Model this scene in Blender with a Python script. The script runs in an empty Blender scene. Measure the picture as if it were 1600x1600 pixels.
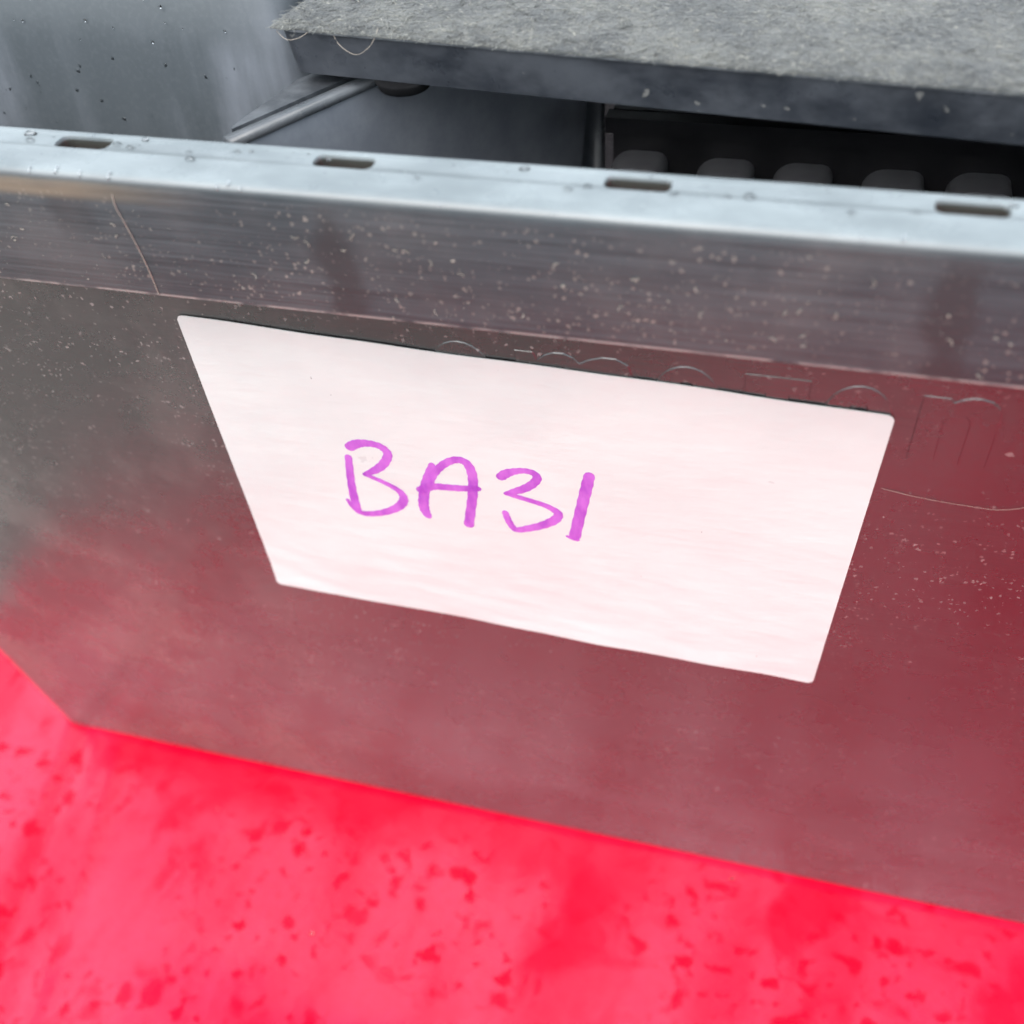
import bpy, bmesh, math, random
import numpy as np
from mathutils import Vector, Matrix, noise as mnoise

random.seed(31); rng = np.random.default_rng(31)
scene = bpy.context.scene
col = scene.collection
R = math.radians

# ------------------------------------------------------------------ camera
cam_d = bpy.data.cameras.new('camera'); cam = bpy.data.objects.new('camera', cam_d); col.objects.link(cam)
right = Vector((0.9639, 0.2595, -0.0596)); down = Vector((0.1411, -0.6875, -0.7123)); fwd = Vector((-0.2258, 0.6782, -0.6993))
up = -down; fwd = fwd.normalized(); right = fwd.cross(up).normalized(); up = right.cross(fwd)
m = Matrix.Identity(4)
for i in range(3):
    m[i][0], m[i][1], m[i][2] = right[i], up[i], -fwd[i]
m.translation = (0.05615, -0.19801, 0.36520)
cam.matrix_world = m
cam_d.sensor_width = 36; cam_d.lens = 1714.35 / 1600 * 36
cam_d.clip_start = 0.01; cam_d.clip_end = 200
cam_d.dof.use_dof = True; cam_d.dof.focus_distance = 0.240; cam_d.dof.aperture_fstop = 11.0
scene.camera = cam

# ------------------------------------------------------------------ sky, sun, exposure
SUN_EL, SUN_AZ = 52.0, -160.0        # azimuth from +Y towards +X
w = bpy.data.worlds.new('World'); scene.world = w; w.use_nodes = True
nt = w.node_tree; nt.nodes.clear()
sky = nt.nodes.new('ShaderNodeTexSky'); sky.sky_type = 'NISHITA'; sky.sun_disc = False
sky.sun_elevation = R(SUN_EL); sky.sun_rotation = R(SUN_AZ); sky.dust_density = 4.0; sky.air_density = 1.2; sky.ozone_density = 1.0
hs = nt.nodes.new('ShaderNodeHueSaturation'); hs.inputs['Saturation'].default_value = 0.55
bg = nt.nodes.new('ShaderNodeBackground'); bg.inputs['Strength'].default_value = 0.13
wo = nt.nodes.new('ShaderNodeOutputWorld')
cm = nt.nodes.new('ShaderNodeMix'); cm.data_type = 'RGBA'          # thin even cloud over the whole sky
cm.inputs[0].default_value = 0.55; cm.inputs[7].default_value = (6.6, 7.5, 8.1, 1)
nt.links.new(sky.outputs[0], hs.inputs['Color']); nt.links.new(hs.outputs[0], cm.inputs[6]); nt.links.new(cm.outputs[2], bg.inputs['Color']); nt.links.new(bg.outputs[0], wo.inputs['Surface'])
sd = bpy.data.lights.new('sun', 'SUN'); sd.energy = 1.25; sd.angle = R(50); sd.color = (1.0, 0.98, 0.955)
so = bpy.data.objects.new('sun', sd); col.objects.link(so)
sv = Vector((math.sin(R(SUN_AZ)) * math.cos(R(SUN_EL)), math.cos(R(SUN_AZ)) * math.cos(R(SUN_EL)), math.sin(R(SUN_EL))))
so.rotation_euler = sv.to_track_quat('Z', 'Y').to_euler()
vs = scene.view_settings
vs.view_transform = 'Standard'; vs.look = 'None'; vs.gamma = 1.0; vs.use_curve_mapping = False; vs.exposure = 0.92
scene.render.engine = 'CYCLES'
scene.cycles.use_denoising = True
scene.cycles.use_adaptive_sampling = True; scene.cycles.adaptive_threshold = 0.03
scene.cycles.max_bounces = 6; scene.cycles.diffuse_bounces = 3; scene.cycles.glossy_bounces = 4; scene.cycles.transmission_bounces = 6
scene.cycles.caustics_reflective = False; scene.cycles.caustics_refractive = False

# ------------------------------------------------------------------ node helpers
class NB:
    def __init__(s, name):
        s.m = bpy.data.materials.new(name); s.m.use_nodes = True
        s.t = s.m.node_tree; s.t.nodes.clear()
        s.out = s.n('ShaderNodeOutputMaterial'); s.p = s.n('ShaderNodeBsdfPrincipled')
        s.l(s.p.outputs[0], s.out.inputs['Surface'])
        s.co = s.n('ShaderNodeTexCoord').outputs['Object']
    def n(s, k): return s.t.nodes.new(k)
    def l(s, a, b): s.t.links.new(a, b)
    def put(s, sock, v):
        if isinstance(v, bpy.types.NodeSocket): s.l(v, sock)
        elif sock.type == 'RGBA' and isinstance(v, (tuple, list)) and len(v) == 3: sock.default_value = (*v, 1)
        else: sock.default_value = v
    def set(s, **k):
        for a, v in k.items(): s.put(s.p.inputs[a.replace('_', ' ')], v)
    def map(s, scale=(1, 1, 1), rot=(0, 0, 0), loc=(0, 0, 0), src=None):
        q = s.n('ShaderNodeMapping'); s.l(src or s.co, q.inputs['Vector'])
        q.inputs['Scale'].default_value = scale; q.inputs['Rotation'].default_value = rot; q.inputs['Location'].default_value = loc
        return q.outputs[0]
    def noise(s, scale, detail=3, rough=0.55, vec=None, dist=0.0, color=False):
        q = s.n('ShaderNodeTexNoise'); s.l(vec or s.co, q.inputs['Vector'])
        q.inputs['Scale'].default_value = scale; q.inputs['Detail'].default_value = detail
        q.inputs['Roughness'].default_value = rough; q.inputs['Distortion'].default_value = dist
        return q.outputs['Color' if color else 'Fac']
    def vor(s, scale, vec=None, feature='F1', rand=1.0):
        q = s.n('ShaderNodeTexVoronoi'); q.feature = feature; s.l(vec or s.co, q.inputs['Vector'])
        q.inputs['Scale'].default_value = scale; q.inputs['Randomness'].default_value = rand
        return q.outputs['Distance'], q.outputs.get('Color') or q.outputs[1]
    def ramp(s, f, a, b, lo=0.0, hi=1.0):
        q = s.n('ShaderNodeMapRange'); q.interpolation_type = 'SMOOTHSTEP'; s.put(q.inputs['Value'], f)
        for nm, v in (('From Min', a), ('From Max', b), ('To Min', lo), ('To Max', hi)): s.put(q.inputs[nm], v)
        return q.outputs[0]
    def math(s, op, a, b=0.0, c=0.0, clamp=False):
        q = s.n('ShaderNodeMath'); q.operation = op; q.use_clamp = clamp
        s.put(q.inputs[0], a); s.put(q.inputs[1], b); s.put(q.inputs[2], c); return q.outputs[0]
    def mix(s, f, a, b, blend='MIX'):
        q = s.n('ShaderNodeMix'); q.data_type = 'RGBA'; q.blend_type = blend
        s.put(q.inputs[0], f); s.put(q.inputs[6], a); s.put(q.inputs[7], b); return q.outputs[2]
    def xyz(s, src=None):
        q = s.n('ShaderNodeSeparateXYZ'); s.l(src or s.co, q.inputs[0]); return q.outputs
    def bump(s, h, strength=0.3, dist=0.001, base=None):
        q = s.n('ShaderNodeBump'); q.inputs['Strength'].default_value = strength; q.inputs['Distance'].default_value = dist
        s.l(h, q.inputs['Height'])
        if base is not None: s.l(base, q.inputs['Normal'])
        return q.outputs[0]

def specks(b, scale, size, density, seed=0.0, stretch=(1, 1, 1)):
    """small irregular flecks: a voronoi cell shows one only where its random value passes the density"""
    v = b.map(scale=stretch, loc=(seed, seed * 1.7, seed * 0.3))
    j = b.noise(scale * 2.2, 2, vec=v, color=True)
    q = b.n('ShaderNodeVectorMath'); q.operation = 'MULTIPLY_ADD'; b.l(j, q.inputs[0])
    q.inputs[1].default_value = (0.9 / scale,) * 3; b.l(v, q.inputs[2])
    d, c = b.vor(scale, vec=q.outputs[0])
    sep = b.n('ShaderNodeSeparateColor'); b.l(c, sep.inputs[0])
    on = b.math('LESS_THAN', sep.outputs[0], density)
    rad = b.math('MULTIPLY', sep.outputs[1], size)
    e = b.math('SUBTRACT', rad, d)
    k = b.ramp(e, 0.0, size * 0.25)
    return b.math('MULTIPLY', k, on)

# ------------------------------------------------------------------ materials
def mat_wall():
    b = NB('grey_plastic_wall')
    sx, sy, sz = b.xyz()
    br = b.noise(60, 4, vec=b.map(scale=(0.6, 10, 22)))
    big = b.noise(9, 4, rough=0.6, dist=0.4)
    haze = b.ramp(big, 0.40, 0.70)
    fine = b.noise(420, 3)
    hazef = b.math('MULTIPLY', haze, b.ramp(fine, 0.35, 0.75, 0.35, 1.0))
    left = b.ramp(sx, -0.02, -0.14)
    hz2 = b.math('MULTIPLY', b.ramp(b.noise(26, 5, rough=0.7), 0.42, 0.66), left)
    base = b.mix(b.ramp(br, 0.3, 0.7), (0.011, 0.010, 0.0115), (0.017, 0.016, 0.0175))
    base = b.mix(b.math('MULTIPLY', hazef, 0.13), base, (0.15, 0.145, 0.15))
    # splashed dust film, thickest low on the wall
    lown = b.ramp(b.noise(15, 5, rough=0.65, vec=b.map(scale=(0.8, 1, 1.6), loc=(2.0, 0, 0))), 0.25, 0.75, 0.5, 1.0)
    low = b.math('MULTIPLY', b.ramp(sz, 0.17, 0.0), lown)
    base = b.mix(b.math('MULTIPLY', low, 0.55), base, (0.160, 0.148, 0.168))
    base = b.mix(b.math('MULTIPLY', hz2, 0.46), base, (0.16, 0.15, 0.14))
    base = b.mix(b.math('MULTIPLY', left, 0.20), base, (0.14, 0.13, 0.12))
    cl = b.ramp(b.noise(14, 3), 0.40, 0.66)
    s1 = specks(b, 620, 0.34, 0.30)
    s2 = specks(b, 260, 0.20, 0.14, 4.0)
    s3 = specks(b, 900, 0.42, 0.45, 7.0)
    tot = b.math('MULTIPLY', b.math('MAXIMUM', s1, b.math('MULTIPLY', s3, 0.6)), cl)
    tot = b.math('MAXIMUM', tot, b.math('MULTIPLY', s2, 0.7))
    base = b.mix(b.math('MULTIPLY', tot, 0.42), base, (0.50, 0.44, 0.42))
    rough = b.math('ADD', b.math('MULTIPLY', hazef, 0.14), b.ramp(b.noise(70, 4), 0.3, 0.7, 0.20, 0.29))
    b.set(Base_Color=base, Roughness=rough, IOR=2.0)
    n1 = b.bump(b.noise(16, 2), 0.5, 0.0012)
    n2 = b.bump(b.noise(900, 2), 0.10, 0.0002, n1)
    n3 = b.bump(br, 0.10, 0.0003, n2)
    b.set(Normal=n3)
    return b.m

def mat_rim():
    b = NB('grey_plastic_rim')
    sx, sy, sz = b.xyz()
    br = b.noise(70, 5, rough=0.7, vec=b.map(scale=(0.35, 10, 26)))
    big = b.noise(22, 4, rough=0.65)
    base = b.mix(b.ramp(br, 0.3, 0.72), (0.024, 0.031, 0.037), (0.072, 0.087, 0.098))
    base = b.mix(b.math('MULTIPLY', b.ramp(big, 0.4, 0.75), 0.35), base, (0.18, 0.17, 0.17))
    # dark wet runs below each drain slot
    t = b.math('DIVIDE', b.math('ADD', sx, 0.0775), 0.0525)
    wob = b.noise(75, 4, vec=b.map(scale=(1, 1, 0.7)))
    f = b.math('SUBTRACT', b.math('FRACT', b.math('ADD', t, 0.5)), 0.5)
    d = b.math('MULTIPLY', b.math('ABSOLUTE', f), 0.0525)
    d = b.math('ADD', d, b.math('MULTIPLY', b.math('SUBTRACT', wob, 0.5), 0.018))
    run = b.ramp(d, 0.0060, 0.0010)
    keep = b.ramp(b.noise(19, 2, vec=b.map(loc=(3.1, 0, 0))), 0.40, 0.54)
    side = b.ramp(sz, 0.2745, 0.269)
    run = b.math('MULTIPLY', b.math('MULTIPLY', run, side), keep)
    base = b.mix(b.math('MULTIPLY', run, 0.7), base, (0.034, 0.033, 0.036))
    # tan residue under the rounded front edge, left end
    tan = b.math('MULTIPLY', b.math('MULTIPLY', b.ramp(sx, -0.045, -0.088), b.ramp(b.noise(45, 3, vec=b.map(scale=(0.4, 1, 2))), 0.38, 0.6)),
                 b.math('MULTIPLY', b.ramp(sz, 0.2690, 0.2712), b.ramp(sz, 0.2742, 0.2728)))
    base = b.mix(b.math('MULTIPLY', tan, 0.6), base, (0.30, 0.235, 0.16))
    cl = b.ramp(b.noise(38, 4, rough=0.7), 0.38, 0.62)
    s1 = specks(b, 700, 0.36, 0.30)
    s2 = specks(b, 380, 0.22, 0.14, 3.0, (1.0, 1.0, 1.5))
    s3 = specks(b, 1100, 0.42, 0.40, 9.0)
    tot = b.math('MULTIPLY', b.math('MAXIMUM', s1, b.math('MULTIPLY', s3, 0.8)), cl)
    tot = b.math('MAXIMUM', tot, s2)
    tot = b.math('MULTIPLY', tot, b.ramp(sz, 0.2735, 0.270))
    tot = b.math('MULTIPLY', tot, b.math('SUBTRACT', 1.0, b.math('MULTIPLY', run, 0.7)))
    base = b.mix(b.math('MULTIPLY', tot, 0.48), base, (0.42, 0.38, 0.33))
    top = b.ramp(sz, 0.2735, 0.2751)
    sky_sheen = b.mix(b.ramp(b.noise(90, 4, vec=b.map(scale=(0.5, 1, 1))), 0.3, 0.7), (0.185, 0.215, 0.228), (0.30, 0.34, 0.355))  # sky reflected in the rim's flat top, painted as a paler base colour
    base = b.mix(b.math('MULTIPLY', b.ramp(sz, 0.2738, 0.2751), 0.9), base, sky_sheen)
    gy = b.math('MULTIPLY', b.ramp(sy, -0.0345, -0.0341), b.ramp(sy, -0.0287, -0.0291))
    base = b.mix(b.math('MULTIPLY', gy, b.ramp(sz, 0.2750, 0.2744)), base, (0.055, 0.057, 0.050))
    lipn = b.ramp(b.noise(160, 3), 0.35, 0.6)
    base = b.mix(b.math('MULTIPLY', b.math('MULTIPLY', b.ramp(sz, 0.2494, 0.2489), lipn), 0.7), base, (0.42, 0.38, 0.36))
    rough = b.mix(top, b.ramp(br, 0.3, 0.7, 0.52, 0.68), b.ramp(b.noise(120, 4), 0.3, 0.7, 0.24, 0.40))
    b.set(Base_Color=base, Roughness=rough, IOR=1.45)
    b.p.inputs['Coat Weight'].default_value = 0.0
    b.l(b.math('MULTIPLY', top, 0.75), b.p.inputs['Coat Weight']); b.p.inputs['Coat Roughness'].default_value = 0.34; b.p.inputs['Coat IOR'].default_value = 1.8
    n1 = b.bump(br, 0.16, 0.0003)
    n2 = b.bump(b.noise(50, 2), 0.12, 0.0006, n1)
    b.set(Normal=n2)
    return b.m

def mat_plain(name, c0, c1, rough=(0.35, 0.5), nscale=60, stretch=(1, 1, 1), ior=1.5, bump=0.15, spk=0.0):
    b = NB(name)
    f = b.noise(nscale, 5, rough=0.65, vec=b.map(scale=stretch))
    c = b.mix(b.ramp(f, 0.3, 0.72), c0, c1)
    if spk:
        c = b.mix(b.math('MULTIPLY', specks(b, 420, 0.3, 0.25), spk), c, (0.42, 0.41, 0.38))
    b.set(Base_Color=c, Roughness=b.ramp(b.noise(nscale * 1.7, 3), 0.3, 0.7, rough[0], rough[1]), IOR=ior)
    n1 = b.bump(b.noise(nscale * 0.5, 2), 0.3, 0.0008)
    b.set(Normal=b.bump(b.noise(nscale * 14, 2), bump, 0.0002, n1))
    return b.m

def mat_case():
    b = NB('wet_slate_plastic')
    st = b.noise(46, 5, rough=0.6, vec=b.map(scale=(1.0, 1, 0.13), rot=(0, 0.10, 0)), dist=0.3)
    big = b.noise(17, 3)
    k = b.math('MULTIPLY', b.ramp(st, 0.40, 0.66), b.ramp(big, 0.36, 0.60))
    c = b.mix(k, (0.088, 0.102, 0.114), (0.21, 0.23, 0.265))
    c = b.mix(b.math('MULTIPLY', b.ramp(b.noise(900, 2), 0.45, 0.7), 0.05), c, (0.30, 0.31, 0.33))
    b.set(Base_Color=c, Roughness=b.ramp(st, 0.3, 0.7, 0.30, 0.48), IOR=1.55)
    b.set(Normal=b.bump(b.noise(700, 2), 0.12, 0.0002, b.bump(big, 0.4, 0.001)))
    return b.m

def mat_red():
    b = NB('wet_red_vinyl')
    sx, sy, sz = b.xyz()
    # dry chalky film that rain has spotted and wiped away in places
    wob = b.noise(120, 3, color=True)
    q = b.n('ShaderNodeVectorMath'); q.operation = 'MULTIPLY_ADD'; b.l(wob, q.inputs[0]); q.inputs[1].default_value = (0.005, 0.005, 0.0); b.l(b.co, q.inputs[2])
    def spots(scale, lo, seed, det=2):
        return b.ramp(b.noise(scale, det, rough=0.45, vec=b.map(loc=(seed, seed * 0.7, 0), src=q.outputs[0])), lo - 0.02, lo + 0.075)
    s = b.math('MAXIMUM', spots(105, 0.615, 0.0), spots(58, 0.645, 2.3))
    s = b.math('MAXIMUM', s, b.math('MULTIPLY', spots(210, 0.62, 5.1), 0.85))
    s = b.math('MULTIPLY', s, b.ramp(b.noise(11, 2, vec=b.map(loc=(0.4, 0.2, 0))), 0.36, 0.56, 0.15, 1.0))
    patch = b.ramp(b.noise(17, 4, rough=0.6, dist=0.5), 0.52, 0.66)
    wipe = b.ramp(b.noise(20, 3, vec=b.map(scale=(1.4, 0.35, 1), rot=(0, 0, 0.25), loc=(1.3, 0, 0))), 0.42, 0.60)
    film = b.math('MULTIPLY', b.math('SUBTRACT', 1.0, b.math('MULTIPLY', s, 0.92)), b.math('SUBTRACT', 1.0, b.math('MULTIPLY', patch, 0.7)))
    film = b.math('MULTIPLY', film, b.math('SUBTRACT', 1.0, b.math('MULTIPLY', wipe, 0.45)))
    film = b.math('MULTIPLY', film, b.ramp(b.noise(330, 3), 0.25, 0.7, 0.8, 1.0))
    # dark reflection of the crate along its foot, painted in by thinning the film
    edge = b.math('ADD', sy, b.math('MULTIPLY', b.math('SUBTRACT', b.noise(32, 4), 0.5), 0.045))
    crate_reflection = b.math('MULTIPLY', b.ramp(edge, -0.030, -0.010), b.math('MULTIPLY', b.ramp(sx, -0.196, -0.180), b.ramp(sx, 0.06, -0.10, 0.35, 1.0)))
    film = b.math('MULTIPLY', film, b.math('SUBTRACT', 1.0, b.math('MULTIPLY', crate_reflection, 0.72)))
    c = b.mix(film, (0.80, 0.001, 0.026), (0.87, 0.016, 0.075))
    b.set(Base_Color=c, Roughness=b.mix(film, (0.16,) * 3, (0.22,) * 3), IOR=1.62)
    b.l(b.ramp(film, 0.0, 1.0, 0.10, 0.56), b.p.inputs['Specular IOR Level'])
    b.set(Normal=b.bump(b.noise(40, 2), 0.25, 0.0012))
    return b.m

def mat_paper():
    b = NB('white_label_paper')
    c = b.mix(b.ramp(b.noise(30, 4), 0.35, 0.75), (0.645, 0.680, 0.668), (0.595, 0.630, 0.622))
    sm = b.math('MULTIPLY', specks(b, 120, 0.16, 0.10, 1.0, (1, 1, 1)), 0.28)
    c = b.mix(sm, c, (0.35, 0.35, 0.37))
    c = b.mix(b.math('MULTIPLY', specks(b, 300, 0.12, 0.05, 2.0), 0.7), c, (0.12, 0.12, 0.13))
    b.set(Base_Color=c, Roughness=0.42, IOR=1.45)
    n1 = b.bump(b.noise(120, 4, rough=0.6, vec=b.map(scale=(0.5, 1, 1.6), rot=(0, 0.3, 0))), 0.32, 0.0007)
    b.set(Normal=b.bump(b.noise(36, 3), 0.3, 0.0012, n1))
    return b.m

def mat_ink():
    """translucent dye on the paper: crossing strokes come out darker"""
    b = NB('magenta_marker_ink')
    f = b.noise(330, 3, vec=b.map(scale=(1, 1, 0.4)))
    c = b.mix(b.ramp(f, 0.30, 0.72), (0.88, 0.41, 0.94), (0.93, 0.49, 0.97))
    tr = b.n('ShaderNodeBsdfTransparent'); b.l(c, tr.inputs[0])
    b.set(Base_Color=b.mix(b.ramp(f, 0.34, 0.66), (0.48, 0.10, 0.64), (0.70, 0.21, 0.80)), Roughness=0.45)
    mx = b.n('ShaderNodeMixShader'); mx.inputs[0].default_value = 0.5
    b.l(tr.outputs[0], mx.inputs[1]); b.l(b.p.outputs[0], mx.inputs[2]); b.l(mx.outputs[0], b.out.inputs['Surface'])
    return b.m

def mat_carpet(name, c0, c1, c2):
    b = NB(name)
    f = b.noise(46, 5, rough=0.7); g = b.noise(900, 2)
    c = b.mix(b.ramp(f, 0.35, 0.68), c0, c1)
    c = b.mix(b.math('MULTIPLY', b.ramp(g, 0.52, 0.75), 0.6), c, c2)
    b.set(Base_Color=c, Roughness=0.95)
    b.p.inputs['Sheen Weight'].default_value = 0.25
    b.set(Normal=b.bump(b.noise(700, 4, rough=0.7), 0.8, 0.0012))
    return b.m

def mat_water():
    """shallow clear bead: what lies under it shows through, its skin mirrors the sky"""
    b = NB('water')
    tr = b.n('ShaderNodeBsdfTransparent'); lw = b.n('ShaderNodeLayerWeight'); lw.inputs[0].default_value = 0.3
    b.l(b.mix(b.ramp(lw.outputs['Facing'], 0.45, 0.85), (0.97, 0.975, 0.98), (0.45, 0.47, 0.48)), tr.inputs[0])
    gl = b.n('ShaderNodeBsdfGlossy'); gl.inputs['Roughness'].default_value = 0.04
    fr = b.n('ShaderNodeFresnel'); fr.inputs['IOR'].default_value = 1.45
    mx = b.n('ShaderNodeMixShader'); b.l(fr.outputs[0], mx.inputs[0]); b.l(tr.outputs[0], mx.inputs[1]); b.l(gl.outputs[0], mx.inputs[2])
    b.t.nodes.remove(b.p); b.l(mx.outputs[0], b.out.inputs['Surface'])
    return b.m

def mat_ground():
    b = NB('grey_asphalt')
    c = b.mix(b.noise(300, 4), (0.20, 0.178, 0.162), (0.31, 0.278, 0.255))
    b.set(Base_Color=c, Roughness=0.85, Normal=b.bump(b.noise(400, 3), 0.6, 0.003))
    return b.m

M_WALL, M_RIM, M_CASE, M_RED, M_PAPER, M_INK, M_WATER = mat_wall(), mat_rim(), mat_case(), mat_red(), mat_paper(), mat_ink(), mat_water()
M_BIN = mat_plain('blue_grey_plastic', (0.24, 0.26, 0.30), (0.34, 0.36, 0.40), (0.38, 0.55), 70)
M_BINLIP = mat_plain('worn_blue_grey_plastic', (0.085, 0.094, 0.105), (0.15, 0.16, 0.175), (0.25, 0.4), 60)
M_BLACK = mat_plain('black_plastic', (0.020, 0.019, 0.021), (0.034, 0.032, 0.035), (0.3, 0.5), 60)
M_CORE = mat_plain('black_board_edge', (0.015, 0.018, 0.024), (0.062, 0.068, 0.080), (0.26, 0.42), 90, (0.6, 1, 1.0), spk=0.28)
M_RIB = mat_plain('charcoal_plastic', (0.22, 0.215, 0.23), (0.30, 0.295, 0.31), (0.35, 0.5), 60)
M_LEDGE = mat_plain('dull_blue_grey_plastic', (0.05, 0.055, 0.063), (0.12, 0.128, 0.14), (0.4, 0.55), 160)
M_RUBBER = mat_plain('black_rubber', (0.006, 0.006, 0.007), (0.012, 0.012, 0.013), (0.8, 0.9), 80, ior=1.2)
M_CARPET = mat_carpet('grey_felt', (0.056, 0.061, 0.063), (0.130, 0.133, 0.125), (0.24, 0.235, 0.21))
M_FIBRE = mat_carpet('pale_felt_fibre', (0.11, 0.116, 0.118), (0.25, 0.25, 0.225), (0.60, 0.58, 0.50))
M_THREAD = mat_plain('pale_thread', (0.36, 0.31, 0.26), (0.46, 0.40, 0.34), (0.7, 0.8), 90)
M_DIRT = mat_plain('pale_dried_dirt', (0.27, 0.25, 0.215), (0.46, 0.43, 0.37), (0.6, 0.8), 300)
M_GROUND = mat_ground()

# ------------------------------------------------------------------ object helpers
def mesh_obj(name, verts, faces, mat, parent=None, smooth=False):
    me = bpy.data.meshes.new(name); me.from_pydata([tuple(v) for v in verts], [], [tuple(f) for f in faces]); me.update()
    me.materials.append(mat)
    if smooth: me.shade_smooth()
    o = bpy.data.objects.new(name, me); col.objects.link(o)
    if parent is not None: adopt(o, parent)
    return o
def world_loc(o):
    p = Vector(o.location)
    return p + (world_loc(o.parent) if o.parent and o.type == 'EMPTY' else Vector())
def adopt(o, parent):
    o.parent = parent
    o.matrix_parent_inverse = Matrix.Translation(-Vector(parent.location)) if parent.type == 'EMPTY' else Matrix.Identity(4)
    if parent.type != 'EMPTY' and parent.parent is not None:
        # parent mesh already sits at the world origin
        o.matrix_parent_inverse = Matrix.Identity(4)
def bm_obj(name, bm, mat, parent=None, smooth=False):
    bmesh.ops.recalc_face_normals(bm, faces=bm.faces)
    me = bpy.data.meshes.new(name); bm.to_mesh(me); bm.free(); me.materials.append(mat)
    if smooth: me.shade_smooth()
    o = bpy.data.objects.new(name, me); col.objects.link(o)
    if parent is not None: adopt(o, parent)
    return o
def tag(o, label=None, category=None, group=None, kind=None):
    for k, v in (('label', label), ('category', category), ('group', group), ('kind', kind)):
        if v: o[k] = v
    return o
def empty(name, loc):
    o = bpy.data.objects.new(name, None); col.objects.link(o); o.location = loc; o.empty_display_size = 0.02; return o
def prism(bm, poly, z0, z1):
    """poly: plan polygon of (x, y), counter-clockwise, extruded from z0 to z1"""
    a = [bm.verts.new((x, y, z0)) for x, y in poly]; c = [bm.verts.new((x, y, z1)) for x, y in poly]
    n = len(poly); bm.faces.new(a[::-1]); bm.faces.new(c)
    for i in range(n): bm.faces.new((a[i], a[(i + 1) % n], c[(i + 1) % n], c[i]))
def box(bm, x0, x1, y0, y1, z0, z1): prism(bm, [(x0, y0), (x1, y0), (x1, y1), (x0, y1)], z0, z1)
def soften(bm, width, segs=2, ang=30):
    es = [e for e in bm.edges if len(e.link_faces) == 2 and e.calc_face_angle(0) > R(ang)]
    bmesh.ops.bevel(bm, geom=es, offset=width, segments=segs, affect='EDGES', profile=0.5, clamp_overlap=True)
def rrect(x0, x1, y0, y1, r, k=6):
    pts = []
    for cx, cy, a0 in ((x1 - r, y0 + r, -90), (x1 - r, y1 - r, 0), (x0 + r, y1 - r, 90), (x0 + r, y0 + r, 180)):
        for i in range(k + 1):
            a = R(a0 + 90 * i / k); pts.append((cx + r * math.cos(a), cy + r * math.sin(a)))
    return pts
def applied(o):
    """bake the modifiers of o into its mesh"""
    dg = bpy.context.evaluated_depsgraph_get(); dg.update()
    me = bpy.data.meshes.new_from_object(o.evaluated_get(dg)); o.modifiers.clear(); o.data = me
    return o

# wall frame: the crate's front wall leans outwards by 6.5 degrees
AL = R(6.5); SA, CA = math.sin(AL), math.cos(AL)
def wall(x, y, z=0.0):
    """x right, y up the wall from the label's centre, z out of the wall -> world"""
    yy = y + 0.1833
    return (x, -SA * yy - CA * z, CA * yy - SA * z)

# ------------------------------------------------------------------ ground and red sheet
mesh_obj('ground', [(-30, -30, -0.006), (30, -30, -0.006), (30, 30, -0.006), (-30, 30, -0.006)], [(0, 1, 2, 3)], M_GROUND)['kind'] = 'structure'

def red_sheet():
    xs = np.unique(np.concatenate([np.linspace(-0.272, 0.20, 200), np.linspace(0.20, 1.3, 40)]))
    ys = np.unique(np.concatenate([np.linspace(0.0, 1.0, 130), np.linspace(1.0, 2.0, 30)]))
    V, F = [], []
    def h(x, y):
        n = mnoise.noise(Vector((x * 22, y * 22, 1.7))) * 0.0010 + mnoise.noise(Vector((x * 60, y * 60, 5.1))) * 0.00025
        z = n - 0.0011
        # stitched hem along the left edge: two welts that run off at a slant
        e = x + 0.201 - (-y) * 0.22
        z += 0.0016 / (1 + math.exp(max(-30, min(30, (e + 0.004) / 0.0012))))
        z -= 0.0013 * math.exp(-((e - 0.002) / 0.0028) ** 2)
        z += 0.0010 * math.exp(-((e - 0.019) / 0.004) ** 2)
        if x > -0.205 and y > -0.004: z = min(z, -0.0006)
        return z
    def place(x, t):              # the sheet lies askew: its front edge runs at an angle to the crate
        y0 = max(-0.55, -0.070 - 0.496 * (x + 0.272))
        return y0 + (0.05 - y0) * t if t <= 1 else 0.05 + (t - 1) * 0.95
    for t in ys:
        for x in xs: y = place(x, t); V.append((x, y, h(x, y)))
    nx, ny = len(xs), len(ys)
    for j in range(ny - 1):
        for i in range(nx - 1):
            a = j * nx + i; F.append((a, a + 1, a + nx + 1, a + nx))
    # edge and underside give the sheet its thickness
    nb = len(V)
    loop = [i for i in range(nx)] + [j * nx + nx - 1 for j in range(1, ny)] + [(ny - 1) * nx + i for i in range(nx - 2, -1, -1)] + [j * nx for j in range(ny - 2, 0, -1)]
    for i in loop: V.append((V[i][0], V[i][1], -0.0052))
    L = len(loop)
    for k in range(L): F.append((loop[(k + 1) % L], loop[k], nb + k, nb + (k + 1) % L))
    F.append(tuple(nb + k for k in range(L))[::-1])
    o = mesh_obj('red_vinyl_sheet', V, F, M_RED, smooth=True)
    return tag(o, 'bright red vinyl sheet spotted with rain, lying under the grey crate', 'sheet')
red_sheet()

# ------------------------------------------------------------------ crate
crate = empty('plastic_crate', (0.06, 0.16, 0.0))
tag(crate, 'dark grey plastic crate with slotted rim and white paper label on its wall', 'crate')

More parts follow.
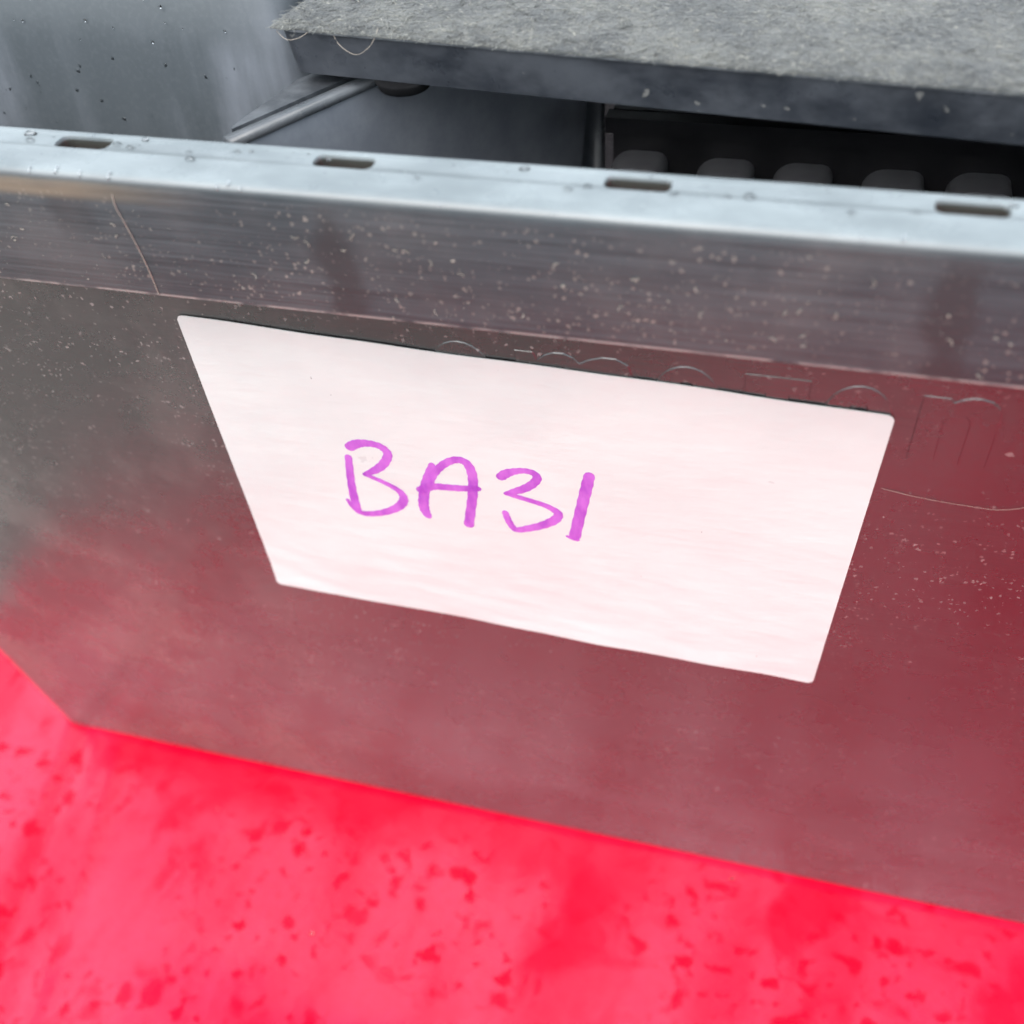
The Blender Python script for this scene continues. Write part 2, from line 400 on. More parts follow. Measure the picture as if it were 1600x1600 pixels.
BX0, BX1, BY0, BY1 = -0.2125, 0.330, 0.0, 0.330    # footprint at the bottom
TS, TF = 0.118, math.tan(AL)                        # side and front taper
def ring(z, inset, r, k=8):
    return [(x, y, z) for x, y in rrect(BX0 - TS * z + inset, BX1 + TS * z - inset, BY0 - TF * z + inset, BY1 + TF * z - inset, r, k)]
def tub():
    V, F = [], []
    rings = [ring(0.0, 0.0022, 0.008), ring(0.0006, 0.0008, 0.0085), ring(0.0022, 0.0, 0.009)]
    rings += [ring(0.2505 * t, 0, 0.009 + 0.004 * t) for t in np.linspace(0.02, 1, 14)]
    n_out = len(rings)
    rings += [ring(0.2505, 0.0028, 0.010)] + [ring(0.2505 * t + 0.003, 0.0028, 0.008 + 0.003 * t) for t in np.linspace(0.96, 0, 6)]
    n = len(rings[0])
    for r in rings: V += r
    for j in range(len(rings) - 1):
        for i in range(n):
            a, b = j * n + i, j * n + (i + 1) % n; F.append((a, b, b + n, a + n))
    F.append(tuple(range(n))[::-1]); L = (len(rings) - 1) * n; F.append(tuple(L + i for i in range(n)))
    o = mesh_obj('body', V, F, M_WALL, crate)
    for i, pg in enumerate(o.data.polygons): pg.use_smooth = True
    o.data.set_sharp_from_angle(angle=R(35))
    return o
body = tub()

# rim: hollow channel swept round the tub, with drain slots along the front
RIM = [(-0.0402, 0.2486), (-0.04258, 0.2722)]
for i in range(9):                                   # rounded front edge
    a = R(186 - 90 * i / 8); RIM.append((-0.0403 + 0.0023 * math.cos(a), 0.2730 + 0.0022 * math.sin(a)))
RIM += [(-0.0378, 0.27535), (-0.0352, 0.27555), (-0.0276, 0.2754), (-0.0270, 0.2751), (-0.0268, 0.2744), (-0.0262, 0.2440),
        (-0.0280, 0.2440), (-0.0286, 0.2728), (-0.0368, 0.2730), (-0.0396, 0.2712), (-0.0404, 0.2690), (-0.0385, 0.2486)]
def make_rim():
    RX0, RX1, RY1 = BX0 - TS * 0.2755, BX1 + TS * 0.2755, BY1 + TF * 0.2755
    RYF = -0.0314
    V, F = [], []
    corners = []
    r0 = 0.014
    k = 8
    path = []
    for cx, cy, a0 in ((RX1 - r0, RYF + r0, -90), (RX1 - r0, RY1 - r0, 0), (RX0 + r0, RY1 - r0, 90), (RX0 + r0, RYF + r0, 180)):
        for i in range(k + 1):
            a = R(a0 + 90 * i / k); path.append((cx, cy, math.cos(a), math.sin(a)))
    n = len(RIM)
    for cx, cy, nx, ny in path:
        for y, z in RIM:
            off = r0 + (RYF - y)
            V.append((cx + nx * off, cy + ny * off, z))
    L = len(path)
    for j in range(L):
        for i in range(n):
            a, b = j * n + i, j * n + (i + 1) % n; c, d = ((j + 1) % L) * n + (i + 1) % n, ((j + 1) % L) * n + i
            F.append((a, b, c, d))
    o = mesh_obj('rim', V, F, M_RIM, crate)
    bm = bmesh.new(); bm.from_mesh(o.data); bmesh.ops.recalc_face_normals(bm, faces=bm.faces); bm.to_mesh(o.data); bm.free()
    # slot cutters
    bm = bmesh.new()
    for q in range(-3, 8):
        sx = -0.0775 + 0.0525 * q
        if sx < -0.225 or sx > 0.34: continue
        pts = [(sx + px, -0.0316 + py) for px, py in rrect(-0.0056, 0.0056, -0.00225, 0.00225, 0.0015, 5)]
        prism(bm, pts, 0.268, 0.280)
    cut = bm_obj('slot_cutter', bm, M_RIM)
    md = o.modifiers.new('slots', 'BOOLEAN'); md.object = cut; md.operation = 'DIFFERENCE'; md.solver = 'EXACT'
    bv = o.modifiers.new('edge', 'BEVEL'); bv.width = 0.00045; bv.segments = 2; bv.limit_method = 'ANGLE'; bv.angle_limit = R(50)
    applied(o)
    bpy.data.objects.remove(cut)
    o.data.shade_smooth(); o.data.set_sharp_from_angle(angle=R(40))
    if not o.data.materials: o.data.materials.append(M_RIM)
    return o
rim = make_rim()

# lettering moulded into the wall, mostly behind the paper label
def ellipse(cx, cy, rx, ry, k=28, a0=0, a1=360):
    return [(cx + rx * math.cos(R(a0 + (a1 - a0) * i / k)), cy + ry * math.sin(R(a0 + (a1 - a0) * i / k))) for i in range(k if a1 - a0 == 360 else k + 1)]
def letter_n(x0, wd):
    s = wd / 14.3
    base = [(80.6, 53.2), (80.45, 36.0), (85.5, 36.0), (85.3, 46.6), (85.9, 48.0), (87.1, 48.9), (88.6, 48.9), (89.8, 47.6), (89.9, 36.0), (94.9, 36.0),
            (94.8, 49.6), (94.2, 51.8), (92.7, 53.3), (90.7, 53.9), (89.0, 53.8), (87.4, 53.2), (86.1, 52.2), (85.4, 53.2)]
    return [[((x - 80.45) * s + x0, y) for x, y in base]]
def letter_m(x0, wd):
    t = wd
    return [[(x0, 53.2), (x0, 36), (x0 + .18 * t, 36), (x0 + .18 * t, 47), (x0 + .24 * t, 49), (x0 + .32 * t, 49), (x0 + .36 * t, 47), (x0 + .36 * t, 36), (x0 + .56 * t, 36),
             (x0 + .56 * t, 47), (x0 + .62 * t, 49), (x0 + .74 * t, 49), (x0 + .80 * t, 47), (x0 + .80 * t, 36), (x0 + t, 36), (x0 + t, 49), (x0 + .96 * t, 52.2), (x0 + .86 * t, 53.7), (x0 + .74 * t, 53.7), (x0 + .62 * t, 52.6), (x0 + .55 * t, 51.4),
             (x0 + .50 * t, 52.8), (x0 + .42 * t, 53.7), (x0 + .33 * t, 53.6), (x0 + .25 * t, 52.6), (x0 + .19 * t, 51.2), (x0 + .16 * t, 53.2)]]
def letter_o(x0, wd): return [ellipse(x0 + wd / 2, 44.8, wd / 2, 9.0), ellipse(x0 + wd / 2, 44.8, wd / 2 - 4.6, 4.8)]
def letter_t(x0, wd): return [[(x0, 53.7), (x0, 49.2), (x0 + wd * .33, 49.2), (x0 + wd * .33, 36), (x0 + wd * .7, 36), (x0 + wd * .7, 49.2), (x0 + wd, 49.2), (x0 + wd, 53.7)]]
def cutter(bm, loops):
    """low raised letter with sloping sides, rooted in the wall"""
    def P(pt, z): return wall(pt[0] / 1000, pt[1] / 1000, z)
    rows = []
    for li, lp in enumerate(loops):
        n = len(lp)
        area = sum(lp[i][0] * lp[(i + 1) % n][1] - lp[(i + 1) % n][0] * lp[i][1] for i in range(n))
        sg = (1 if area > 0 else -1) * (-1 if li == 1 else 1)
        inner, outer = [], []
        for i in range(n):
            a, b, c = Vector(lp[i - 1]), Vector(lp[i]), Vector(lp[(i + 1) % n])
            d1, d2 = (b - a).normalized(), (c - b).normalized()
            nn = Vector((-d1.y - d2.y, d1.x + d2.x)).normalized() * sg
            inner.append((b.x + nn.x * 0.22, b.y + nn.y * 0.22)); outer.append((b.x - nn.x * 0.55, b.y - nn.y * 0.55))
        rows.append(([bm.verts.new(P(p, 0.00017)) for p in inner], [bm.verts.new(P(p, -0.00045)) for p in outer]))
    fs = []
    for lo, hi in rows:
        n = len(lo)
        for i in range(n): fs.append(bm.faces.new((lo[i], lo[(i + 1) % n], hi[(i + 1) % n], hi[i])))
    if len(rows) == 1:
        fs.append(bm.faces.new(rows[0][0])); fs.append(bm.faces.new(rows[0][1]))
    else:
        n = len(rows[0][0])
        for k in (0, 1):
            for i in range(n): fs.append(bm.faces.new((rows[0][k][i], rows[0][k][(i + 1) % n], rows[1][k][(i + 1) % n], rows[1][k][i])))
bm = bmesh.new()
for fn, x0, wd in ((letter_o, -16.4, 14.0), (letter_m, 2.4, 24.2), (letter_o, 30.2, 13.7), (letter_t, 48.1, 12.4), (letter_o, 63.1, 13.3), (letter_n, 80.45, 14.4)):
    cutter(bm, fn(x0, wd))
cut = bm_obj('letter_cutter', bm, M_WALL)
md = body.modifiers.new('letters', 'BOOLEAN'); md.object = cut; md.operation = 'UNION'; md.solver = 'EXACT'
applied(body); bpy.data.objects.remove(cut)
body.data.shade_smooth(); body.data.set_sharp_from_angle(angle=R(12))

# ------------------------------------------------------------------ paper label with handwriting
TH = -0.0337; CT, ST = math.cos(TH), math.sin(TH)
def lab(x, y, z):                     # label frame in metres -> world
    return wall(x * CT - y * ST, x * ST + y * CT, z)
def paper_z(x, y):
    z = 0.00052 + 0.00014 * mnoise.noise(Vector((x * 26, y * 34, 2.2))) + 0.00016 * mnoise.noise(Vector((x * 90 + y * 110, y * 230, 7.7))) * (0.25 + max(0, -y - 0.005) * 26)
    # the lower edge lifts a little off the plastic
    z += 0.00045 * max(0.0, (-y - 0.040) / 0.010) ** 2 * (0.5 + 0.5 * math.sin(x * 60))
    return z
def make_label():
    W, H, r = 0.075, 0.050, 0.0015
    nx, ny = 120, 80
    V, F = [], []
    for j in range(ny + 1):
        for i in range(nx + 1):
            x, y = -W + 2 * W * i / nx, -H + 2 * H * j / ny
            # squeeze the corners onto an arc
            ax, ay = abs(x) - (W - r), abs(y) - (H - r)
            if ax > 0 and ay > 0:
                mx = max(ax, ay); L = math.hypot(ax, ay)
                ax, ay = ax * mx / L, ay * mx / L
                x = math.copysign(W - r + ax, x); y = math.copysign(H - r + ay, y)
            # cut edges are not ruler straight
            if j == ny: y += 0.00016 * math.sin(x * 70) + 0.00010 * math.sin(x * 190 + 1)
            V.append(lab(x, y, paper_z(x, y)))
    for j in range(ny):
        for i in range(nx):
            a = j * (nx + 1) + i; F.append((a, a + 1, a + nx + 2, a + nx + 1))
    n = nx + 1
    loop = [i for i in range(n)] + [j * n + nx for j in range(1, ny + 1)] + [ny * n + i for i in range(nx - 1, -1, -1)] + [j * n for j in range(ny - 1, 0, -1)]
    nb = len(V); nrm = Vector(wall(0, 0, 1)) - Vector(wall(0, 0, 0))
    for i in loop: V.append(tuple(Vector(V[i]) - nrm * 0.00022))
    L = len(loop)
    for k in range(L): F.append((loop[(k + 1) % L], loop[k], nb + k, nb + (k + 1) % L))
    o = mesh_obj('paper_label', V, F, M_PAPER, crate, smooth=True)
    o.data.set_sharp_from_angle(angle=R(50))
    o['label'] = 'white rectangular paper label with BA31 handwritten in magenta'
    return o
label = make_label()

STROKES = {
 'b': [([(-42.19, 11.63), (-42.74, 6.61), (-43.28, 0.64), (-43.48, -5.04), (-43.3, -9.3)], [1.5, 1.7, 1.8, 2.0, 1.7]),
       ([(-41.15, 15.32), (-39.85, 16.48), (-38.04, 17.38), (-35.41, 17.75), (-33.19, 17.24), (-31.9, 15.66), (-32.01, 13.96), (-33.49, 11.04), (-35.91, 8.37), (-38.93, 6.13)], [2.3, 2.4, 2.2, 1.9, 1.9, 1.9, 1.9, 2.0, 1.8, .9]),
       ([(-38.93, 6.13), (-35.92, 5.01), (-32.96, 3.55), (-30.67, 1.77), (-29.97, -0.43), (-30.8, -2.89), (-32.94, -5.39), (-36.31, -7.74), (-39.88, -9.25), (-42.6, -9.54), (-44.38, -7.91), (-45.43, -5.13)], [.9, 1.1, 1.3, 1.6, 1.9, 2.1, 2.0, 1.8, 1.7, 1.5, 1.0, .7])],
 'a': [([(-21.11, 13.77), (-22.12, 10.35), (-23.42, 6.49), (-24.38, 2.54), (-25.0, -1.17), (-25.03, -4.0), (-24.43, -6.14)], [1.2, 2.0, 2.2, 2.3, 2.4, 2.3, 1.8]),
       ([(-22.04, 7.59), (-20.99, 10.4), (-19.23, 13.33), (-16.96, 15.75), (-14.59, 17.02), (-12.66, 16.46), (-11.65, 13.79), (-11.54, 9.9), (-11.97, 5.63), (-12.88, -0.07), (-14.0, -6.69)], [1.2, 1.5, 1.7, 1.8, 1.9, 2.0, 2.1, 2.1, 2.1, 2.1, 2.2]),
       ([(-25.12, 3.76), (-23.27, 5.15), (-21.08, 6.07), (-17.94, 6.45), (-14.3, 6.96), (-10.46, 7.75)], [2.0, 2.2, 2.0, 1.9, 1.8, 1.3])],
 'three': [([(-4.64, 13.27), (-3.16, 14.93), (-1.13, 16.13), (1.09, 16.8), (3.15, 16.5), (4.01, 15.05), (3.1, 12.93), (1.04, 10.65), (-1.54, 8.82), (-3.87, 7.56)], [2.1, 2.2, 1.7, 1.5, 1.6, 1.8, 1.9, 2.0, 1.7, .7]),
       ([(-3.87, 7.56), (-1.13, 7.1), (2.33, 6.37), (5.78, 5.49), (8.23, 3.95), (8.64, 2.5), (7.38, 0.28), (4.51, -2.24), (1.09, -4.29), (-1.82, -5.57), (-3.05, -4.34), (-3.93, -1.74), (-4.36, 0.54)], [.7, 1.2, 1.3, 1.4, 1.8, 1.9, 2.2, 2.1, 1.9, 1.6, 1.5, 1.5, 1.3])],
 'one': [([(16.07, 18.65), (15.44, 14.63), (14.6, 9.25), (13.58, 2.86), (12.5, -4.4)], [2.2, 2.4, 2.4, 2.4, 2.5]),
       ([(10.67, -4.8), (11.83, -5.3), (13.1, -5.5)], [.5, .8, .9])]}
def smooth_path(pts, ws, sub=6):
    P = [Vector((*p, q)) for p, q in zip(pts, ws)]; out = []
    for i in range(len(P) - 1):
        a, b, c, d = P[max(i - 1, 0)], P[i], P[i + 1], P[min(i + 2, len(P) - 1)]
        for k in range(sub):
            t = k / sub
            out.append(0.5 * ((2 * b) + (c - a) * t + (2 * a - 5 * b + 4 * c - d) * t * t + (3 * b - a - 3 * c + d) * t ** 3))
    out.append(P[-1]); return out
for key, strokes in STROKES.items():
    V, F = [], []
    for si, (pts, ws) in enumerate(strokes):
        path = smooth_path(pts, ws); n = len(path); lift = 0.00007 + 0.00003 * si
        secs = []
        for i, q in enumerate(path):
            d = (path[min(i + 1, n - 1)] - path[max(i - 1, 0)]).xy.normalized(); nn = Vector((-d.y, d.x))
            hw = (q.z * 0.50 + 0.18) * (1 + 0.06 * math.sin(i * 1.7 + si))
            secs.append((q.xy, nn, hw, d))
        # rounded caps
        a, b = secs[0], secs[-1]
        full = [(a[0] - a[3] * a[2] * .9, a[1], a[2] * .25, a[3]), (a[0] - a[3] * a[2] * .6, a[1], a[2] * .75, a[3])] + secs + \
               [(b[0] + b[3] * b[2] * .6, b[1], b[2] * .75, b[3]), (b[0] + b[3] * b[2] * .9, b[1], b[2] * .25, b[3])]
        base = len(V)
        for c, nn, hw, d in full:
            for s in (1, -1):
                p = c + nn * hw * s; x, y = p.x / 1000, p.y / 1000; V.append(lab(x, y, paper_z(x, y) + lift))
        for i in range(len(full) - 1):
            k = base + 2 * i; F.append((k, k + 1, k + 3, k + 2))
    o = mesh_obj('handwritten_character', V, F, M_INK, label)

# ------------------------------------------------------------------ tall slate case standing in the crate, left
case = empty('slate_case', (-0.128, 0.066, 0.0034))
tag(case, 'wet slate grey plastic case standing upright inside the crate, left of the carpeted board', 'case')
bm = bmesh.new()
lean = 0.10
pts = rrect(-0.1920, -0.0585, 0.024, 0.108, 0.009, 6)
zs = [0.0036, 0.012, 0.10, 0.20, 0.27, 0.285, 0.291, 0.294]
ins = [0.004, 0, 0, 0, 0, 0.0015, 0.005, 0.012]
rows = []
for z, q in zip(zs, ins):
    cx, cy = -0.12525, 0.066
    rows.append([bm.verts.new((cx + (x - cx) * (1 - q / 0.07), cy + (y - cy) * (1 - q / 0.045) + (z - 0.26) * lean * 0.5, z)) for x, y in pts])
n = len(pts)
for j in range(len(rows) - 1):
    for i in range(n): bm.faces.new((rows[j][i], rows[j][(i + 1) % n], rows[j + 1][(i + 1) % n], rows[j + 1][i]))
bm.faces.new(rows[0][::-1]); bm.faces.new(rows[-1])
o = bm_obj('shell', bm, M_CASE, case, smooth=True); o.data.set_sharp_from_angle(angle=R(60))

# ------------------------------------------------------------------ narrow blue-grey case with a grooved top lip
nb_ = empty('narrow_bin', (-0.04, 0.02, 0.0034))
tag(nb_, 'blue grey plastic bin with grooved pale lip beneath the corner of carpeted board', 'bin')
P1, E1 = Vector((-0.0546, -0.0182)), Vector((-0.0020, 0.0725))
dr = (E1 - P1).normalized(); nr = Vector((dr.y, -dr.x))
bm = bmesh.new()
q = lambda v: (v.x, v.y)
plan = [q(P1 - nr * 0.0002), q(E1 - nr * 0.0002), q(E1 - nr * 0.0022), q(P1 - nr * 0.0022)]
zs = [(0.0036, 0.52), (0.15, 0.76), (0.2690, 1.0)]
ctr = Vector((-0.034, 0.03)); rows = []
for z, f in zs:
    rows.append([bm.verts.new((ctr.x + (x - ctr.x) * (f), ctr.y + (y - ctr.y) * (f), z)) for x, y in plan])
for j in range(2):
    for i in range(4): bm.faces.new((rows[j][i], rows[j][(i + 1) % 4], rows[j + 1][(i + 1) % 4], rows[j + 1][i]))
bm.faces.new(rows[0][::-1]); bm.faces.new(rows[-1]); soften(bm, 0.0003, 2, 25)
bm_obj('side_wall', bm, M_BIN, nb_, smooth=True).data.set_sharp_from_angle(angle=R(40))
def strip(name, a, b, w0, w1, z0, z1, mat, bev=0.0007):
    bm = bmesh.new()
    prism(bm, [q(a - nr * w0), q(b - nr * w0), q(b - nr * w1), q(a - nr * w1)][::1], z0, z1); soften(bm, bev, 2)
    return bm_obj(name, bm, mat, nb_, smooth=True)
strip('lip', P1, E1, -0.0003, 0.0028, 0.2692, 0.2709, M_BINLIP, 0.0003)
bm = bmesh.new(); prism(bm, [(-0.0571, -0.0130), (-0.0457, 0.0075), (-0.0240, 0.0460), (-0.0270, 0.0500), (-0.0531, 0.0112), (-0.0576, -0.0120)], 0.2660, 0.2706); soften(bm, 0.0006, 2)
bm_obj('ledge', bm, M_LEDGE, nb_, smooth=True).data.set_sharp_from_angle(angle=R(40))
bm = bmesh.new(); prism(bm, [(-0.0470, 0.0125), (-0.0190, 0.0575), (-0.0250, 0.0600), (-0.0510, 0.0160)], 0.0036, 0.2659); bm_obj('back_wall', bm, M_BIN, nb_)
for k, (t0, t1) in enumerate(((0.10, 0.17), (0.20, 0.245))):
    a = P1.lerp(E1, t0); b = P1.lerp(E1, t1)
    strip('groove_clip', a, b, 0.0030, 0.0044, 0.2650, 0.2698, M_BIN, 0.0002)
bm = bmesh.new()
e2 = E1 + dr * 0.0005
prism(bm, [q(e2 + nr * 0.0013), q(e2 + dr * 0.0018 + nr * 0.0013), q(e2 + dr * 0.0018 - nr * 0.006), q(e2 - nr * 0.006)], 0.02, 0.2655); soften(bm, 0.0005, 2)
bm_obj('end_rib', bm, M_BINLIP, nb_, smooth=True)

# ------------------------------------------------------------------ black ribbed tray under the board
tray = empty('ribbed_tray', (0.13, 0.11, 0.0034))
tag(tray, 'black plastic tray with a row of upright ribs in the shade under the carpeted board', 'tray')
bm = bmesh.new(); box(bm, 0.0060, 0.262, 0.0560, 0.0600, 0.0036, 0.2475); soften(bm, 0.001, 2); bm_obj('front_wall', bm, M_BLACK, tray)
bm = bmesh.new(); box(bm, 0.0060, 0.262, 0.1640, 0.1680, 0.0036, 0.2733); soften(bm, 0.001, 2); bm_obj('back_wall', bm, M_BLACK, tray)
for x in (0.0062, 0.2578):
    bm = bmesh.new(); box(bm, x, x + 0.004, 0.0602, 0.1638, 0.0036, 0.2470); soften(bm, 0.001, 2); bm_obj('side_wall', bm, M_BLACK, tray)
bm = bmesh.new(); box(bm, 0.0104, 0.2576, 0.0602, 0.1638, 0.0036, 0.0080); bm_obj('base', bm, M_BLACK, tray)
bm = bmesh.new(); box(bm, 0.0050, 0.263, 0.0510, 0.0558, 0.2436, 0.2474); soften(bm, 0.001, 2); bm_obj('top_flange', bm, M_BLACK, tray)
rib_me = None
for k in range(12):
    x = 0.0140 + 0.0196 * k
    if rib_me is None:
        bm = bmesh.new()
        prof = [(-0.0070, 0.0)] + [(-0.0070 + 0.0055 * (1 - math.cos(R(a))), 0.2325 + 0.0050 * math.sin(R(a))) for a in range(0, 91, 15)] + \
               [(0.0070 - 0.0028 * (1 - math.cos(R(a))), 0.2347 + 0.0028 * math.sin(R(a))) for a in range(90, -1, -30)] + [(0.0070, 0.0)]
        a = [bm.verts.new((px, 0.0462, max(pz, 0.06))) for px, pz in prof]; c = [bm.verts.new((px, 0.0558, max(pz, 0.06))) for px, pz in prof]
        bm.faces.new(a); bm.faces.new(c[::-1])
        for i in range(len(prof)): bm.faces.new((a[i], c[i], c[(i + 1) % len(prof)], a[(i + 1) % len(prof)]))
        soften(bm, 0.0010, 2, 50)
        o = bm_obj('rib', bm, M_RIB, tray, smooth=True); o.data.set_sharp_from_angle(angle=R(40)); rib_me = o.data
    else:
        o = bpy.data.objects.new('rib', rib_me); col.objects.link(o); adopt(o, tray)
    o.location = (x + random.uniform(-0.0012, 0.0012), random.uniform(0.0, 0.0010), random.uniform(-0.0012, 0.0010))

# ------------------------------------------------------------------ carpeted board
board = empty('carpeted_board', (0.10, 0.09, 0.2735))
tag(board, 'black edged board covered in grey fuzzy felt resting across the crate contents', 'board')
FA = Vector((-0.0545, 0.0083)); bu = Vector((0.9957, -0.0928)).normalized(); bv_ = Vector((0.0928, 0.9957))
def bp(u, v, z): p = FA + bu * u + bv_ * v; return (p.x, p.y, z)
BW, BD = 0.300, 0.190
def board_slab(u0, u1, v0, v1, r, z0, z1, inset_low=0.0):
    bm = bmesh.new(); pl = rrect(u0, u1, v0, v1, r, 5); n = len(pl)
    cu, cv = (u0 + u1) / 2, (v0 + v1) / 2
    lo = []
    for x, y in pl:
        dx = 0.0018 if x < u0 + 0.02 else 0.0
        lo.append(bm.verts.new(bp(x + dx * inset_low, y, z0)))
    hi = [bm.verts.new(bp(x, y, z1)) for x, y in pl]
    bm.faces.new(lo[::-1]); bm.faces.new(hi)
    for i in range(n): bm.faces.new((lo[i], lo[(i + 1) % n], hi[(i + 1) % n], hi[i]))
    return bm
bm = board_slab(0, BW, 0, BD, 0.004, 0.2735, 0.2819, 1.0); soften(bm, 0.0007, 2, 40)
bm_obj('edge_body', bm, M_CORE, board, smooth=True).data.set_sharp_from_angle(angle=R(40))
bm = board_slab(-0.0002, BW + 0.0002, -0.0005, BD, 0.004, 0.28195, 0.28235)
bm_obj('edge_seam', bm, M_BINLIP, board)
# felt: lumpy top surface
nu, nv = 220, 140; V, F = [], []
def felt_z(u, v):
    return 0.2829 + 0.00045 * mnoise.noise(Vector((u * 300, v * 300, 0))) + 0.0004 * mnoise.noise(Vector((u * 90, v * 90, 3))) + 0.0002 * mnoise.noise(Vector((u * 900, v * 900, 5)))
for j in range(nv + 1):
    for i in range(nu + 1):
        u = -0.0010 + (BW + 0.002) * i / nu; v = (BD + 0.001) * (j / nv) ** 1.3 - 0.0008
        if j == 0: v += 0.0007 * mnoise.noise(Vector((u * 260, 0, 9)))
        if i == 0: u += 0.0007 * mnoise.noise(Vector((v * 260, 4, 9)))
        V.append(bp(u, v, felt_z(u, v) if 0 < i < nu and 0 < j < nv else 0.28245))
for j in range(nv):
    for i in range(nu):
        a = j * (nu + 1) + i; F.append((a, a + 1, a + nu + 2, a + nu + 1))
felt = mesh_obj('felt', V, F, M_CARPET, board, smooth=True)
# loose fibres matted over the felt
V, F = [], []
def fibre(p, ang, length, wdt, rise, curl, seg=3):
    b0 = len(V); x, y, z = p; a = ang
    pts = []
    for s in range(seg + 1):
        t = s / seg; pts.append((x, y, z + rise * math.sin(math.pi * min(1, t * 0.9)) )); a += curl / seg
        x += math.cos(a) * length / seg; y += math.sin(a) * length / seg
    for s, (px, py, pz) in enumerate(pts):
        wd = wdt * (1 - 0.5 * s / seg)
        V.append((px - math.sin(a) * wd / 2, py + math.cos(a) * wd / 2, pz - wd * 0.3)); V.append((px + math.sin(a) * wd / 2, py - math.cos(a) * wd / 2, pz + wd * 0.3))
    for s in range(seg): k = b0 + 2 * s; F.append((k, k + 1, k + 3, k + 2))
for k in range(26000):
    u = rng.uniform(0, BW); v = BD * rng.uniform(0, 1) ** 1.7
    if v > 0.11 and rng.random() < 0.6: continue
    fibre(bp(u, v, felt_z(u, v)), rng.uniform(0, 6.283), rng.uniform(0.0012, 0.0035), rng.uniform(0.00008, 0.00019), rng.uniform(0.00005, 0.0005), rng.normal(0, 0.9))
for k in range(1700):                                  # fringe along the front and left edges
    if k % 6: u, v, a = rng.uniform(0, BW), rng.uniform(-0.001, 0.001), -1.65 + rng.normal(0, 0.8)
    else: u, v, a = rng.uniform(-0.001, 0.0006), rng.uniform(0, 0.06), -1.2 + rng.normal(0, 1.2)
    fibre(bp(u, v, 0.2826 + rng.uniform(0, 0.0004)), a, rng.uniform(0.0005, 0.0015), rng.uniform(0.00006, 0.00012), rng.uniform(-0.0005, 0.0002), rng.normal(0, 1.0))
fb = mesh_obj('felt_fibres', V, F, M_FIBRE, board); fb['kind'] = 'stuff'
def tube(name, pts, rad, mat, parent=None, k=6):
    V, F = [], []
    P = [Vector(p) for p in pts]
    for i, p in enumerate(P):
        t = (P[min(i + 1, len(P) - 1)] - P[max(i - 1, 0)]).normalized(); a = t.orthogonal().normalized(); b = t.cross(a)
        for s in range(k): ang = 2 * math.pi * s / k; V.append(tuple(p + a * rad * math.cos(ang) + b * rad * math.sin(ang)))
    for i in range(len(P) - 1):
        for s in range(k): F.append((i * k + s, i * k + (s + 1) % k, (i + 1) * k + (s + 1) % k, (i + 1) * k + s))
    return mesh_obj(name, V, F, mat, parent, smooth=True)
def sm3(pts, sub=6):
    P = [Vector(p) for p in pts]; out = []
    for i in range(len(P) - 1):
        a, b, c, d = P[max(i - 1, 0)], P[i], P[i + 1], P[min(i + 2, len(P) - 1)]
        for s in range(sub):
            t = s / sub; out.append(0.5 * ((2 * b) + (c - a) * t + (2 * a - 5 * b + 4 * c - d) * t * t + (3 * b - a - 3 * c + d) * t ** 3))
    return out + [P[-1]]
tube('stray_hair', sm3([bp(0.0125, 0.0005, 0.2830), bp(0.0150, -0.0012, 0.2805), bp(0.0185, -0.0016, 0.2790), bp(0.0215, -0.0014, 0.2805), bp(0.0228, -0.0008, 0.2822), bp(0.0230, 0.001, 0.2836)]), 0.00006, M_THREAD, board)
tube('stray_hair', sm3([bp(0.0005, -0.0004, 0.2818), bp(0.0030, -0.0012, 0.2806), bp(0.0060, -0.0012, 0.2812), bp(0.0085, -0.0003, 0.2826)]), 0.00006, M_THREAD, board)
for u, v in ((0.0260, 0.0035), (0.272, 0.010), (0.026, 0.165), (0.272, 0.165)):
    bm = bmesh.new(); c = bp(u, v, 0)
    bmesh.ops.create_cone(bm, cap_ends=True, segments=24, radius1=0.0052, radius2=0.0062, depth=0.0024, matrix=Matrix.Translation((c[0], c[1], 0.2722)))
    soften(bm, 0.0005, 2); bm_obj('rubber_foot', bm, M_RUBBER, board, smooth=True)

# ------------------------------------------------------------------ small things: droplets, dirt, thread
def drop(V, F, c, u, v, n, ru, rv, h, seed, ring_n=14, rows=4):
    """flattened, slightly lopsided dome on the plane (u, v) with normal n"""
    c, u, v, n = Vector(c), Vector(u).normalized(), Vector(v).normalized(), Vector(n).normalized(); b0 = len(V)
    for j in range(rows):
        t = j / rows; ra = math.cos(t * math.pi / 2); hh = h * math.sin(t * math.pi / 2)
        for i in range(ring_n):
            a = 2 * math.pi * i / ring_n; w_ = 1 + 0.16 * math.sin(2 * a + seed) + 0.10 * math.sin(3 * a + seed * 2.3)
            V.append(tuple(c + u * ru * ra * w_ * math.cos(a) + v * rv * ra * w_ * math.sin(a) + n * (hh - 0.00002)))
    V.append(tuple(c + n * h)); top = len(V) - 1
    for j in range(rows - 1):
        for i in range(ring_n): F.append((b0 + j * ring_n + i, b0 + j * ring_n + (i + 1) % ring_n, b0 + (j + 1) * ring_n + (i + 1) % ring_n, b0 + (j + 1) * ring_n + i))
    for i in range(ring_n): F.append((b0 + (rows - 1) * ring_n + i, b0 + (rows - 1) * ring_n + (i + 1) % ring_n, top))
    F.append(tuple(b0 + i for i in range(ring_n))[::-1])
X, Y, Zv = (1, 0, 0), (0, 1, 0), (0, 0, 1)
